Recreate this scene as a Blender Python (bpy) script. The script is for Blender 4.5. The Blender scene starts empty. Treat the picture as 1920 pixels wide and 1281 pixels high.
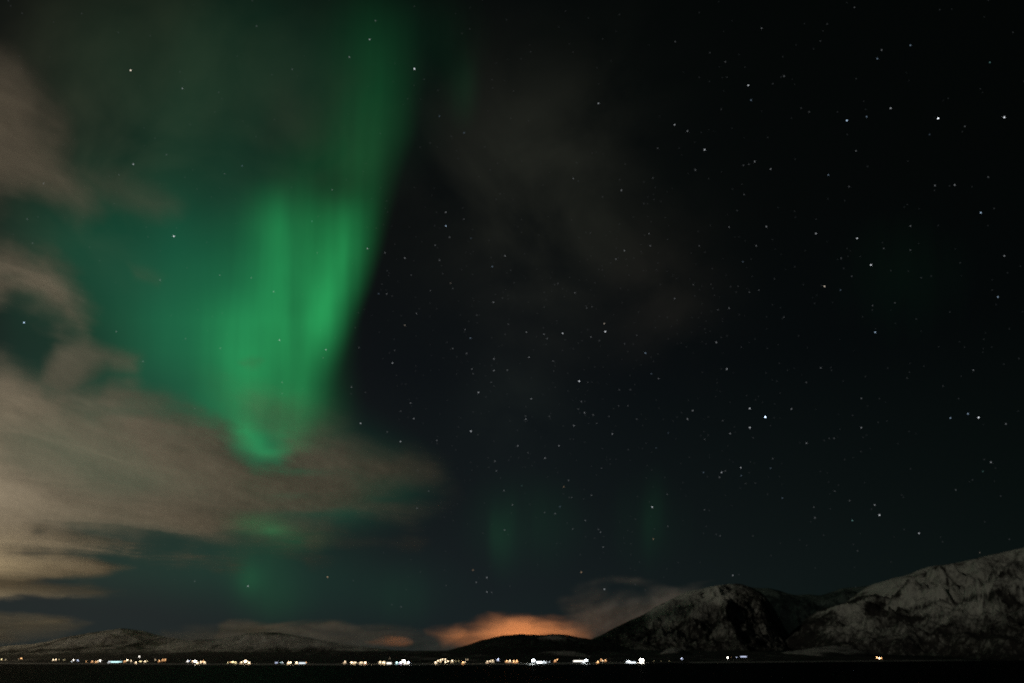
import bpy, math, random
import numpy as np
from mathutils import Matrix, Vector

random.seed(7)
C = bpy.context.scene.collection

# ------------------------------------------------------------------ camera
HC = 14.0                                            # eye height above the fjord (m)
PITCH = math.atan((1237 - 640.5) / 1280); ROLL = -0.003
Fw = np.array([0, math.cos(PITCH), math.sin(PITCH)])
R0 = np.array([1, 0, 0.]); U0 = np.array([0, -math.sin(PITCH), math.cos(PITCH)])
Rt = R0 * math.cos(ROLL) + U0 * math.sin(ROLL)
Up = -R0 * math.sin(ROLL) + U0 * math.cos(ROLL)
EYE = np.array([0, 0, HC])
cd = bpy.data.cameras.new('camera'); cam = bpy.data.objects.new('camera', cd); C.objects.link(cam)
cd.lens = 24; cd.sensor_width = 36; cd.clip_start = 0.5; cd.clip_end = 900000
M = Matrix(((Rt[0], Up[0], -Fw[0], 0), (Rt[1], Up[1], -Fw[1], 0), (Rt[2], Up[2], -Fw[2], HC), (0, 0, 0, 1)))
cam.matrix_world = M
sc = bpy.context.scene
sc.camera = cam
sc.view_settings.view_transform = 'Standard'; sc.view_settings.look = 'None'
sc.view_settings.exposure = 0; sc.view_settings.gamma = 1
cy = sc.cycles
cy.use_adaptive_sampling = False; cy.use_denoising = False
cy.transparent_max_bounces = 48; cy.max_bounces = 6; cy.sample_clamp_indirect = .35
cy.filter_width = 2.3

def ray(x, y):
    """direction of a bearing, given as a point of the 1920-wide survey picture"""
    x = np.asarray(x, float); y = np.asarray(y, float)
    return Fw + Rt * ((x - 960) / 1280)[..., None] + Up * ((640.5 - y) / 1280)[..., None]
def at(x, y, dist):
    """ground-distance point on that bearing"""
    r = ray(x, y); h = np.hypot(r[..., 0], r[..., 1])
    return EYE + r * (np.asarray(dist) / h)[..., None]
def unit(x, y):
    r = ray(x, y); return r / np.linalg.norm(r)
def lin(r, g, b):
    f = lambda v: (v / 255) / 12.92 if v < 10.3 else ((v / 255 + .055) / 1.055) ** 2.4
    return (f(r), f(g), f(b))

# ------------------------------------------------------------------ night sky (world)
def nd(t, kind, **kw):
    n = t.nodes.new(kind)
    for k, v in kw.items():
        if k in n.inputs: n.inputs[k].default_value = v
        else: setattr(n, k, v)
    return n
def mathn(t, op, a, b=None, clamp=False):
    n = t.nodes.new('ShaderNodeMath'); n.operation = op; n.use_clamp = clamp
    for i, v in enumerate((a, b)):
        if v is None: continue
        if hasattr(v, 'links'): t.links.new(v, n.inputs[i])
        else: n.inputs[i].default_value = v
    return n.outputs[0]
def ramp(t, fac, stops, interp='LINEAR'):
    n = t.nodes.new('ShaderNodeValToRGB'); e = n.color_ramp.elements; n.color_ramp.interpolation = interp
    while len(e) < len(stops): e.new(.5)
    for q, (p, c) in zip(e, stops):
        q.position = p; q.color = (*c, 1) if len(c) == 3 else c
    t.links.new(fac, n.inputs[0]); return n.outputs[0]

world = bpy.data.worlds.new('World'); sc.world = world; world.use_nodes = True
t = world.node_tree; bg = t.nodes['Background']
co = nd(t, 'ShaderNodeTexCoord').outputs['Generated']
sep = nd(t, 'ShaderNodeSeparateXYZ'); t.links.new(co, sep.inputs[0])
base = ramp(t, sep.outputs[2], [(0, lin(24, 33, 34)), (.10, lin(22, 29, 31)), (.2, lin(18, 24, 26)), (.38, lin(11, 15, 18)), (.55, lin(9, 12, 13)), (.75, lin(6, 9, 9)), (1, lin(4, 6, 6))])
# the east half of the sky is darker than the west, where the town lights are
side = ramp(t, mathn(t, 'MULTIPLY_ADD', sep.outputs[0], .5), [(0, (1.25, 1.25, 1.25)), (.5, (1, 1, 1)), (.66, (.62, .68, .62)), (.8, (.36, .44, .36))])
t.nodes[-2].inputs[2].default_value = .5 if t.nodes[-2].type == 'MATH' else 0
for n in t.nodes:
    if n.type == 'MATH' and n.operation == 'MULTIPLY_ADD': n.inputs[2].default_value = .5
mx = nd(t, 'ShaderNodeMix', data_type='RGBA', blend_type='MULTIPLY'); mx.inputs[0].default_value = 1
t.links.new(base, mx.inputs[6]); t.links.new(side, mx.inputs[7])
acc = mx.outputs[2]
noise = nd(t, 'ShaderNodeTexNoise', Scale=6.5, Detail=5, Roughness=.5, Distortion=.4); t.links.new(co, noise.inputs['Vector'])
nf = ramp(t, noise.outputs[0], [(.32, (.16,) * 3), (.67, (1.5,) * 3)])
def veil(x, y, width, col, use_noise=True):
    """thin air-lit veil round one direction of the sky"""
    global acc
    d = nd(t, 'ShaderNodeVectorMath', operation='DOT_PRODUCT'); t.links.new(co, d.inputs[0]); d.inputs[1].default_value = unit(x, y)
    g = mathn(t, 'EXPONENT', mathn(t, 'MULTIPLY', mathn(t, 'SUBTRACT', 1, d.outputs['Value']), -1 / (1 - math.cos(width / 1280.))))
    if use_noise: g = mathn(t, 'MULTIPLY', g, nf)
    s = nd(t, 'ShaderNodeVectorMath', operation='SCALE'); s.inputs[0].default_value = col; t.links.new(g, s.inputs['Scale'])
    a = nd(t, 'ShaderNodeVectorMath', operation='ADD'); t.links.new(acc, a.inputs[0]); t.links.new(s.outputs[0], a.inputs[1]); acc = a.outputs[0]
veil(1010, 340, 190, (.0096, .0098, .0070))
veil(1230, 555, 110, (.0052, .0043, .0032))
veil(1000, 575, 110, (.0034, .0034, .0026))
veil(960, 770, 90, (.003, .004, .003))
veil(330, 140, 230, (.0075, .0088, .0046))
veil(190, 285, 150, (.0075, .0085, .005))
veil(575, 260, 80, (.014, .0115, .007))
veil(20, 330, 150, (.014, .011, .007))
veil(130, 950, 330, (.010, .009, .007), False)
t.links.new(acc, bg.inputs['Color']); bg.inputs['Strength'].default_value = 1.0

# ------------------------------------------------------------------ weak low moon, and the towns that light the cloud base
sd = bpy.data.lights.new('moon', 'SUN'); sun = bpy.data.objects.new('moon', sd); C.objects.link(sun)
sd.energy = 0.25; sd.angle = math.radians(2.0); sd.color = (1, .93, .80)
SUN_AZ, SUN_EL = math.radians(-126), math.radians(15)
tosun = Vector((math.sin(SUN_AZ) * math.cos(SUN_EL), math.cos(SUN_AZ) * math.cos(SUN_EL), math.sin(SUN_EL)))
sun.rotation_euler = tosun.to_track_quat('Z', 'Y').to_euler()

def town(x, y, z, inten, col, cone=168):
    l = bpy.data.lights.new('town_and_fill_light', 'SPOT'); o = bpy.data.objects.new('town_and_fill_light', l); C.objects.link(o)
    l.energy = inten * 1e6 * 4 * math.pi; l.color = col; l.shadow_soft_size = 120
    l.spot_size = math.radians(cone); l.spot_blend = .12
    o.location = (x, y, z); o.rotation_euler = (math.pi, 0, 0)
TC = (1, .78, .47)
town(-14500, 17500, 150, 9., (1, .76, .42)); town(-10500, 11500, 150, 14., (1, .77, .44)); town(-8500, 9500, 150, 6.5, TC)
town(-7500, 5000, 150, 33., (1, .83, .58)); town(-4500, 2200, 150, 5.5, (1, .83, .58)); town(-2000, 0, 150, .55, (1, .76, .50))

# ------------------------------------------------------------------ helpers
def hsh(ix, iy, seed):
    n = (ix.astype(np.int64) * 374761393 + iy.astype(np.int64) * 668265263 + seed * 1442695041) & 0xffffffff
    n = ((n ^ (n >> 13)) * 1274126177) & 0xffffffff
    n = ((n ^ (n >> 16)) * 2246822519) & 0xffffffff
    return ((n ^ (n >> 15)) & 0xffffff) / float(0xffffff)
def vnoise(x, y, seed):
    ix = np.floor(x); iy = np.floor(y); fx = x - ix; fy = y - iy
    fx = fx * fx * fx * (fx * (fx * 6 - 15) + 10); fy = fy * fy * fy * (fy * (fy * 6 - 15) + 10)
    a = hsh(ix, iy, seed); b = hsh(ix + 1, iy, seed); c = hsh(ix, iy + 1, seed); d = hsh(ix + 1, iy + 1, seed)
    return (a + (b - a) * fx) * (1 - fy) + (c + (d - c) * fx) * fy
def fbm(x, y, oct, seed, gain=.5):
    s = 0; a = 1; tot = 0
    for k in range(oct):
        cs, sn = math.cos(.6 * k), math.sin(.6 * k)
        s = s + a * vnoise((x * cs - y * sn) * 2 ** k + 17.3 * k, (x * sn + y * cs) * 2 ** k - 9.1 * k, seed + k); tot += a; a *= gain
    return s / tot * 2 - 1
def ridged(x, y, oct, seed, gain=.5):
    s = 0; a = 1; tot = 0
    for k in range(oct):
        cs, sn = math.cos(.7 * k), math.sin(.7 * k)
        v = 1 - abs(vnoise((x * cs - y * sn) * 2 ** k + 7.7 * k, (x * sn + y * cs) * 2 ** k + 3.1 * k, seed + k) * 2 - 1)
        s = s + a * v * v; tot += a; a *= gain
    return s / tot
def smooth(a, b, x):
    u = np.clip((x - a) / (b - a), 0, 1); return u * u * (3 - 2 * u)
def poly_sd(px, py, poly):
    """signed distance, positive inside"""
    d = np.full(px.shape, 1e18); inside = np.zeros(px.shape, bool); n = len(poly)
    for i in range(n):
        x0, y0 = poly[i]; x1, y1 = poly[(i + 1) % n]
        ex, ey = x1 - x0, y1 - y0; wx, wy = px - x0, py - y0
        u = np.clip((wx * ex + wy * ey) / (ex * ex + ey * ey + 1e-9), 0, 1)
        d = np.minimum(d, (wx - ex * u) ** 2 + (wy - ey * u) ** 2)
        c = ((y0 <= py) & (y1 > py)) | ((y1 <= py) & (y0 > py))
        xi = x0 + (py - y0) * ex / (ey if abs(ey) > 1e-9 else 1e-9)
        inside ^= c & (px < xi)
    return np.where(inside, 1, -1) * np.sqrt(d)
def add_mesh(name, verts, faces, mat, smooth_shade=True, attrs=None, parent=None):
    me = bpy.data.meshes.new(name); verts = np.asarray(verts, np.float64); faces = np.asarray(faces, np.int32)
    k = faces.shape[1]
    me.vertices.add(len(verts)); me.vertices.foreach_set('co', verts.astype(np.float32).ravel())
    me.loops.add(faces.size); me.loops.foreach_set('vertex_index', faces.ravel())
    me.polygons.add(len(faces)); me.polygons.foreach_set('loop_start', np.arange(0, faces.size, k, dtype=np.int32))
    me.polygons.foreach_set('loop_total', np.full(len(faces), k, np.int32))
    if smooth_shade: me.polygons.foreach_set('use_smooth', np.ones(len(faces), bool))
    for an, (tp, dat) in (attrs or {}).items():
        at_ = me.attributes.new(an, tp, 'POINT'); at_.data.foreach_set('value' if tp == 'FLOAT' else 'color', np.asarray(dat, np.float32).ravel())
    me.update(calc_edges=True); me.materials.append(mat)
    o = bpy.data.objects.new(name, me); C.objects.link(o)
    if parent is not None: o.parent = parent
    return o
def grid_faces(ny, nx, keep=None, off=0):
    i = np.arange(ny * nx).reshape(ny, nx)
    f = np.stack([i[:-1, :-1], i[:-1, 1:], i[1:, 1:], i[1:, :-1]], -1).reshape(-1, 4)
    if keep is not None:
        k = keep.reshape(-1); f = f[k[f].any(1)]
    return f + off
def compact(verts, faces, *arrs):
    u, inv = np.unique(faces, return_inverse=True)
    return (verts[u], inv.reshape(faces.shape), *[a[u] for a in arrs])
def tag(o, label=None, cat=None, group=None, kind=None):
    for k, v in (('label', label), ('category', cat), ('group', group), ('kind', kind)):
        if v: o[k] = v
    return o
def new_mat(name):
    m = bpy.data.materials.new(name); m.use_nodes = True; t = m.node_tree
    for n in list(t.nodes):
        if n.type != 'OUTPUT_MATERIAL': t.nodes.remove(n)
    return m, t, t.nodes['Material Output']

# ------------------------------------------------------------------ water
SHORE = [(-700, 1242), (0, 1244.2), (200, 1245.5), (400, 1246.5), (640, 1247), (1000, 1246), (1280, 1243.4), (1450, 1242), (1600, 1240.5), (1920, 1238), (2600, 1235.5)]
SX = np.array([p[0] for p in SHORE], float); SY = np.array([p[1] for p in SHORE], float)
def shore_d(x):
    x = np.asarray(x, float); r = ray(x, np.interp(x, SX, SY)); return np.hypot(r[..., 0], r[..., 1]) * HC / -r[..., 2]

m_water, t, out = new_mat('fjord_water')
b = nd(t, 'ShaderNodeBsdfPrincipled'); b.inputs['Base Color'].default_value = (.002, .004, .0035, 1); b.inputs['Roughness'].default_value = .6
b.inputs['IOR'].default_value = 1.333; b.inputs['Specular IOR Level'].default_value = .018
n1 = nd(t, 'ShaderNodeTexNoise', Scale=.06, Detail=6, Roughness=.6); tc = nd(t, 'ShaderNodeTexCoord'); t.links.new(tc.outputs['Object'], n1.inputs['Vector'])
bp = nd(t, 'ShaderNodeBump', Strength=.03, Distance=2.0); t.links.new(n1.outputs[0], bp.inputs['Height']); t.links.new(bp.outputs[0], b.inputs['Normal'])
t.links.new(b.outputs[0], out.inputs[0])
S = 60000
g = np.linspace(-1, 1, 41); gx, gy = np.meshgrid(np.sign(g) * abs(g) ** 2 * S, np.sign(g) * abs(g) ** 2 * S)
w = add_mesh('water', np.stack([gx, gy, gx * 0], -1).reshape(-1, 3), grid_faces(41, 41), m_water)
tag(w, 'calm dark fjord water along the bottom of the view', 'water', kind='structure')

# ------------------------------------------------------------------ mountains
def snow_mat(name, snow=(.62, .60, .57), dark=(.035, .034, .030), scale=1.):
    """wind-packed snow over dark rock and birch scrub; the mesh says where the snow lies, fine noise frays it"""
    m, t, out = new_mat(name)
    b = nd(t, 'ShaderNodeBsdfPrincipled'); b.inputs['Roughness'].default_value = .8; b.inputs['Specular IOR Level'].default_value = .15
    tc = nd(t, 'ShaderNodeTexCoord'); ob = tc.outputs['Object']
    at_ = nd(t, 'ShaderNodeAttribute', attribute_name='gully')
    mp = nd(t, 'ShaderNodeMapping'); mp.inputs['Scale'].default_value = (.008 / scale, .008 / scale, .006 / scale); t.links.new(ob, mp.inputs[0])
    n1 = nd(t, 'ShaderNodeTexNoise', Scale=1., Detail=9, Roughness=.72, Distortion=1.2); t.links.new(mp.outputs[0], n1.inputs['Vector'])
    mp2 = nd(t, 'ShaderNodeMapping'); mp2.inputs['Scale'].default_value = (.03 / scale, .03 / scale, .016 / scale); t.links.new(ob, mp2.inputs[0])
    n2 = nd(t, 'ShaderNodeTexNoise', Scale=1., Detail=6, Roughness=.7, Distortion=.3); t.links.new(mp2.outputs[0], n2.inputs['Vector'])
    v = mathn(t, 'ADD', mathn(t, 'MULTIPLY', mathn(t, 'SUBTRACT', n1.outputs[0], .5), 1.5), mathn(t, 'MULTIPLY', mathn(t, 'SUBTRACT', n2.outputs[0], .5), 1.5))
    v = mathn(t, 'ADD', v, at_.outputs['Fac'])
    f = nd(t, 'ShaderNodeMapRange', interpolation_type='SMOOTHSTEP'); t.links.new(v, f.inputs[0]); f.inputs[1].default_value = .10; f.inputs[2].default_value = .95
    mx = nd(t, 'ShaderNodeMix', data_type='RGBA'); t.links.new(f.outputs[0], mx.inputs[0]); mx.inputs[6].default_value = (*dark, 1); mx.inputs[7].default_value = (*snow, 1)
    t.links.new(mx.outputs[2], b.inputs['Base Color'])
    bp = nd(t, 'ShaderNodeBump', Strength=.9, Distance=30.0 * scale); t.links.new(n2.outputs[0], bp.inputs['Height']); t.links.new(bp.outputs[0], b.inputs['Normal'])
    t.links.new(b.outputs[0], out.inputs[0]); return m

def mountain(name, label, crest, dist, foot, mat, cat='mountain', nx=420, nt=130, rough=.2, freq=1.0, seed=1, prof=1.25, back=.5, jag=1.0, skew=0., cover=None, tl=(60, 300), vs=.9):
    """height field: crest is the sky line, dist its distance, foot the distance of the lowest contour"""
    cx = np.array([p[0] for p in crest], float); cyy = np.array([p[1] for p in crest], float)
    x = np.linspace(cx[0], cx[-1], nx); y = np.interp(x, cx, cyy)
    k = np.ones(5) / 5; y[2:-2] = np.convolve(y, k, 'valid')
    y = y + jag * (fbm(x * .09, x * 0, 4, seed + 50) * .9)
    R_ = np.interp(x, cx, np.interp(np.linspace(0, 1, len(cx)), np.linspace(0, 1, len(dist)), dist))
    top = at(x, y, R_); zc = np.maximum(top[:, 2], 2.)
    az = np.arctan2(top[:, 0], top[:, 1])
    ft = np.interp(np.linspace(0, 1, nx), np.linspace(0, 1, len(foot)), foot)
    tt = np.concatenate([np.linspace(0, 1, nt), np.linspace(1, 1 + back, nt // 4)[1:]])
    T, A = np.meshgrid(tt, az, indexing='ij')
    RR = ft[None] + (R_ - ft)[None] * T
    X = np.sin(A) * RR; Y = np.cos(A) * RR
    env = np.where(T <= 1, np.sin(np.clip(T, 0, 1) * math.pi) ** .8, 0)
    sk = X / 1000. + skew * Y / 1000.
    rg = ridged(sk * .95 * freq + .25 * fbm(X / 900, Y / 900, 3, seed + 9), Y / 1000 * .45 * freq, 6, seed, .55)
    f2 = fbm(X / 420. * freq, Y / 420. * freq, 5, seed + 20)
    H = np.where(T <= 1, np.clip(T, 0, 1) ** prof, np.maximum(0, 1 - ((T - 1) / back) ** 1.3)) * zc[None]
    H = H + env * zc[None] * rough * ((rg - .45) * 1.7 + f2 * .6)
    H = np.where(T <= 1, np.minimum(H, (zc[None] - HC) * np.minimum(1, RR / R_[None]) + HC - .0 * T), H)
    H = np.where((T == 0) | (T >= 1 + back - 1e-6), -5, H)
    V = np.stack([X, Y, H], -1).reshape(-1, 3)
    D3 = V - EYE; dz = D3 @ Fw; ppx = 960 + 1280 * (D3 @ Rt) / dz; ppy = 640.5 - 1280 * (D3 @ Up) / dz
    lat = (A * RR).reshape(-1) / 1000.; hz = V[:, 2] / 1000.; rad = RR.reshape(-1) / 1000.
    wx = fbm(lat * 2.2, hz * 3 + rad, 3, seed + 70); wy = fbm(lat * 2.2 + 8, hz * 3 + rad, 3, seed + 80)
    vein = ridged(lat * 1.9 * freq + .55 * wx, (hz * 2.6 + rad * .25) * freq + .55 * wy, 4, seed + 90, .6)
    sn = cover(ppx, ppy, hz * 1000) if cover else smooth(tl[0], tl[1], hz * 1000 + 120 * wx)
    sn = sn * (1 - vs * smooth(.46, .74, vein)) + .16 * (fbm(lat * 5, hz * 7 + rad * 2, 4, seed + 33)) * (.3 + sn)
    o = add_mesh(name, V, grid_faces(len(tt), nx), mat, True, {'gully': ('FLOAT', sn)})
    tag(o, label, cat, kind='structure'); return o

m_right = snow_mat('snowy_rock_right', snow=(.54, .55, .48))
m_mid = snow_mat('snowy_rock_middle', snow=(.66, .66, .58))
m_back = snow_mat('shaded_back_ridge', snow=(.12, .16, .14), dark=(.02, .032, .03))  # the ridge's shade is put into these dim teal colours
m_dark = snow_mat('birch_hill', snow=(.5, .49, .46), dark=(.022, .022, .02), scale=.8)
m_left = snow_mat('snowy_fell_left', snow=(.62, .63, .60), dark=(.05, .048, .044), scale=1.2)
m_low = snow_mat('low_snow_hill', scale=.3, snow=(.42, .41, .38), dark=(.03, .03, .027))
def gb(x, y, cx, cy, wx, wy): return np.exp(-((x - cx) / wx) ** 2 - ((y - cy) / wy) ** 2)
def cov_right(x, y, z):
    yb = np.interp(x, [1450, 1490, 1540, 1600, 1650, 1700, 1760, 1820, 1880, 1920, 2100], [1150, 1150, 1172, 1190, 1182, 1166, 1168, 1168, 1146, 1128, 1090])
    c = .21 + .58 * smooth(yb + 40, yb - 40, y)
    c = c + .9 * gb(x, y, 1468, 1196, 10, 11) - .45 * gb(x, y, 1540, 1162, 42, 11) - .5 * gb(x, y, 1500, 1190, 30, 20) + .25 * gb(x, y, 1660, 1105, 20, 14)
    c = c - .35 * gb(x, y, 1905, 1070, 40, 25) - .3 * gb(x, y, 1660, 1165, 40, 12)
    return np.clip(c, .03, 1)
def cov_mid(x, y, z):
    top = np.interp(x, [1100, 1150, 1210, 1228, 1262, 1312, 1365, 1382], [1202, 1179, 1151, 1138, 1122, 1106, 1095, 1094])
    d = y - top
    c = smooth(44, 10, d) * smooth(1205, 1232, x) * (1 - smooth(1350, 1385, x))  # snow left out right of the summit, painting in the flank's shade
    c = c * (1 - .45 * gb(x, y, 1300, 1118, 16, 14)) - .45 * gb(x, y, 1285, 1137, 26, 6)
    c = c + .55 * gb(x, y, 1256, 1168, 18, 20) + .55 * gb(x, y, 1302, 1153, 12, 9) + .28 * gb(x, y, 1255, 1145, 30, 12)
    return np.clip(c, 0, .95) + .34
def cov_dark(x, y, z): return .02 + .75 * gb(x, y, 1040, 1196, 28, 6) + .2 * gb(x, y, 1075, 1203, 30, 7) + .12 * gb(x, y, 930, 1205, 40, 8)
def cov_left(x, y, z):
    top = np.interp(x, [-200, 0, 60, 90, 120, 150, 175, 205, 232, 250, 275, 305, 345, 410, 440, 490, 515, 550, 590, 640, 690, 800], [1209, 1212, 1208, 1203, 1195, 1190, 1186, 1181, 1178, 1180, 1189, 1199, 1200, 1198, 1193, 1186, 1186, 1190, 1198, 1207, 1214, 1222])
    return .40 * smooth(46, 0, y - top) + .30
def cov_edge(x, y, z): return .10 + .55 * smooth(14, 34, z)

mountain('mountain', 'large snow-covered mountain rising to the right edge, streaked with dark gullies',
    [(1450, 1212), (1462, 1203), (1478, 1190), (1495, 1176), (1512, 1160), (1530, 1147), (1548, 1140), (1566, 1137), (1582, 1132), (1600, 1119), (1630, 1098), (1640, 1094), (1652, 1092), (1668, 1086), (1700, 1079), (1722, 1069), (1745, 1062), (1770, 1059), (1800, 1054), (1840, 1045), (1860, 1040), (1890, 1034), (1920, 1027), (2000, 1010), (2150, 985), (2400, 990), (2600, 1040)],
    [9200, 9000, 8700, 8800, 9500], [6300, 6000, 6300, 8000], m_right, cover=cov_right, seed=11, rough=.38, freq=1.7, prof=.95, skew=.35, nx=520, nt=170)
mountain('mountain', 'middle snowy peak with a pale left shoulder and dark right flank',
    [(1040, 1226), (1075, 1212), (1100, 1202), (1120, 1194), (1150, 1179), (1180, 1164), (1210, 1151), (1228, 1138), (1240, 1133), (1262, 1122), (1285, 1110), (1298, 1107), (1312, 1106), (1328, 1101), (1345, 1098), (1365, 1095), (1382, 1094), (1395, 1097), (1410, 1102), (1426, 1110), (1442, 1127), (1457, 1150), (1471, 1176), (1485, 1199), (1510, 1230)],
    [9800, 9600, 9300, 9500, 10200], [6200, 6000, 6200, 6600], m_mid, cover=cov_mid, seed=23, rough=.27, freq=1.9, prof=1.0, skew=-.25, nx=420, nt=150)
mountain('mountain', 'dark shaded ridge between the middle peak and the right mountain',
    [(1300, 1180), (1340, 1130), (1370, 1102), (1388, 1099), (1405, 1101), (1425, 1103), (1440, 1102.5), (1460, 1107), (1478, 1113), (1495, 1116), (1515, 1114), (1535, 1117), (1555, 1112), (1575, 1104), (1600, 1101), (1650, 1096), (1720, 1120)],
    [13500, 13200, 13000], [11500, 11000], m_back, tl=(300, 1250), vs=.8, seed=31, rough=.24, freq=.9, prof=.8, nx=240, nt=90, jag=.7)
mountain('hill', 'low dark wooded hill under the orange cloud',
    [(700, 1243), (770, 1237), (800, 1230), (830, 1222), (860, 1214), (880, 1208), (905, 1200), (925, 1195), (940, 1192), (955, 1191), (980, 1189), (1000, 1190.5), (1020, 1191), (1040, 1189), (1060, 1190), (1085, 1195), (1105, 1198), (1130, 1201), (1160, 1209), (1200, 1221), (1250, 1236)],
    [6500, 7000, 7200, 7200], [3500, 3300, 3600], m_dark, cat='hill', cover=cov_dark, seed=41, rough=.16, freq=1.6, prof=.8, nx=380, nt=110)
mountain('hill', 'long pale snowy hill behind the lights at the left end of the shore',
    [(-420, 1215), (-200, 1209), (0, 1212), (60, 1208), (90, 1203), (120, 1195), (150, 1190), (175, 1186), (205, 1181), (232, 1178), (250, 1180), (270, 1184), (290, 1190), (315, 1195), (345, 1200), (385, 1208), (430, 1220)],
    [14000, 13500, 13800], [9500, 8500, 7800], m_left, cat='hill', cover=cov_left, seed=53, rough=.25, freq=.8, prof=.9, nx=380, nt=110)
mountain('hill', 'grey snowy hill left of centre, paler along its upper edge',
    [(230, 1230), (270, 1214), (310, 1204), (345, 1200), (380, 1199), (410, 1198), (440, 1193), (465, 1188), (490, 1186), (515, 1186), (550, 1190), (590, 1198), (640, 1207), (690, 1214), (740, 1219), (800, 1222), (850, 1226), (900, 1236)],
    [11500, 11200, 10800], [7500, 6500, 5500], m_left, cat='hill', cover=cov_left, seed=67, rough=.28, freq=.9, prof=.9, nx=380, nt=110)
mountain('hill', 'small snow-edged knoll between the brightest lamp and the middle peak',
    [(1205, 1241), (1228, 1232), (1240, 1224), (1252, 1217), (1264, 1213.5), (1278, 1217), (1292, 1224), (1305, 1231), (1330, 1240)],
    [4700, 4700], [3900, 3900], m_low, cat='hill', tl=(28, 52), vs=0.3, seed=71, rough=.12, freq=4, prof=.75, nx=160, nt=60)
mountain('hill', 'low grey hump on the far shore below the gap in the mountains',
    [(1360, 1240), (1420, 1231), (1460, 1224), (1500, 1219), (1540, 1213), (1565, 1211), (1590, 1214), (1620, 1222), (1660, 1233), (1700, 1239)],
    [5600, 5700], [5000, 5200], m_low, cat='hill', tl=(10, 75), vs=0.5, seed=73, rough=.12, freq=3, prof=.75, nx=200, nt=60)
mountain('hill', 'low ridge with a pale crest line before the dark wooded hill',
    [(880, 1240), (930, 1231), (960, 1227), (1000, 1225), (1030, 1221.5), (1050, 1221), (1078, 1221.5), (1098, 1227), (1120, 1233), (1150, 1240)],
    [3500, 3500], [2900, 3000], m_low, cat='hill', tl=(18, 42), vs=0.3, seed=79, rough=.12, freq=4, prof=.75, nx=200, nt=60)
mountain('hill', 'low pale-edged bench at the foot of the right mountain',
    [(1560, 1236), (1610, 1214), (1640, 1210), (1660, 1205), (1690, 1204), (1715, 1208), (1740, 1213), (1790, 1217), (1860, 1214), (1920, 1214), (2050, 1216), (2200, 1225), (2300, 1236)],
    [7100, 7300, 8200], [6100, 6500, 7600], m_low, cat='hill', tl=(60, 140), vs=0.5, seed=83, rough=.12, freq=3, prof=.8, nx=240, nt=60)

# far shore: the strip of land the houses and lamps stand on
def land_h(x, r):
    """height of the shore strip on bearing x (survey pixels) at ground distance r"""
    s = shore_d(x); q = np.clip(r - s, -60, 4000)
    u = x / 140.
    bump = fbm(u, q / 500., 4, 91) * np.clip(q / 250., 0, 1) * 9
    return np.where(q < 0, q * .12, 2.2 * (1 - np.exp(-q / 18.)) + q * .026 + bump)
xs = np.linspace(-690, 2590, 700); rr = np.concatenate([np.linspace(-40, 60, 14), np.geomspace(75, 2600, 60)])
Q, Xp = np.meshgrid(rr, xs, indexing='ij')
rv = ray(Xp, np.full(Xp.shape, 1238.)); az = np.arctan2(rv[..., 0], rv[..., 1]); RR = shore_d(Xp) + Q
LV = np.stack([np.sin(az) * RR, np.cos(az) * RR, land_h(Xp, RR)], -1)
m_shore = snow_mat('shore_snow', scale=.12, snow=(.55, .54, .50), dark=(.03, .03, .026))
o = add_mesh('shore', LV.reshape(-1, 3), grid_faces(len(rr), len(xs)), m_shore, True, {'gully': ('FLOAT', (.12 + .75 * smooth(4.2, 2.6, LV[..., 2] + fbm(LV[..., 0] / 90, LV[..., 1] / 90, 3, 95)) + .35 * smooth(.62, .8, ridged(LV[..., 0] / 260, LV[..., 1] / 260, 4, 97))).ravel())})
tag(o, 'thin strip of snowy far shore along the waterline', 'shore', kind='structure')

# ------------------------------------------------------------------ clouds
def cloud_mat(name, col):
    m, t, out = new_mat(name)
    d = nd(t, 'ShaderNodeBsdfDiffuse'); d.inputs[0].default_value = (*col, 1)
    tl = nd(t, 'ShaderNodeBsdfTranslucent'); tl.inputs[0].default_value = (*col, 1)
    m0 = nd(t, 'ShaderNodeMixShader'); m0.inputs[0].default_value = .25; t.links.new(d.outputs[0], m0.inputs[1]); t.links.new(tl.outputs[0], m0.inputs[2])
    tr = nd(t, 'ShaderNodeBsdfTransparent')
    at_ = nd(t, 'ShaderNodeAttribute', attribute_name='cover')
    mx = nd(t, 'ShaderNodeMixShader'); t.links.new(at_.outputs['Fac'], mx.inputs[0]); t.links.new(tr.outputs[0], mx.inputs[1]); t.links.new(m0.outputs[0], mx.inputs[2])
    t.links.new(mx.outputs[0], out.inputs[0]); return m
m_cloud = cloud_mat('cloud', (.82, .80, .78))

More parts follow.
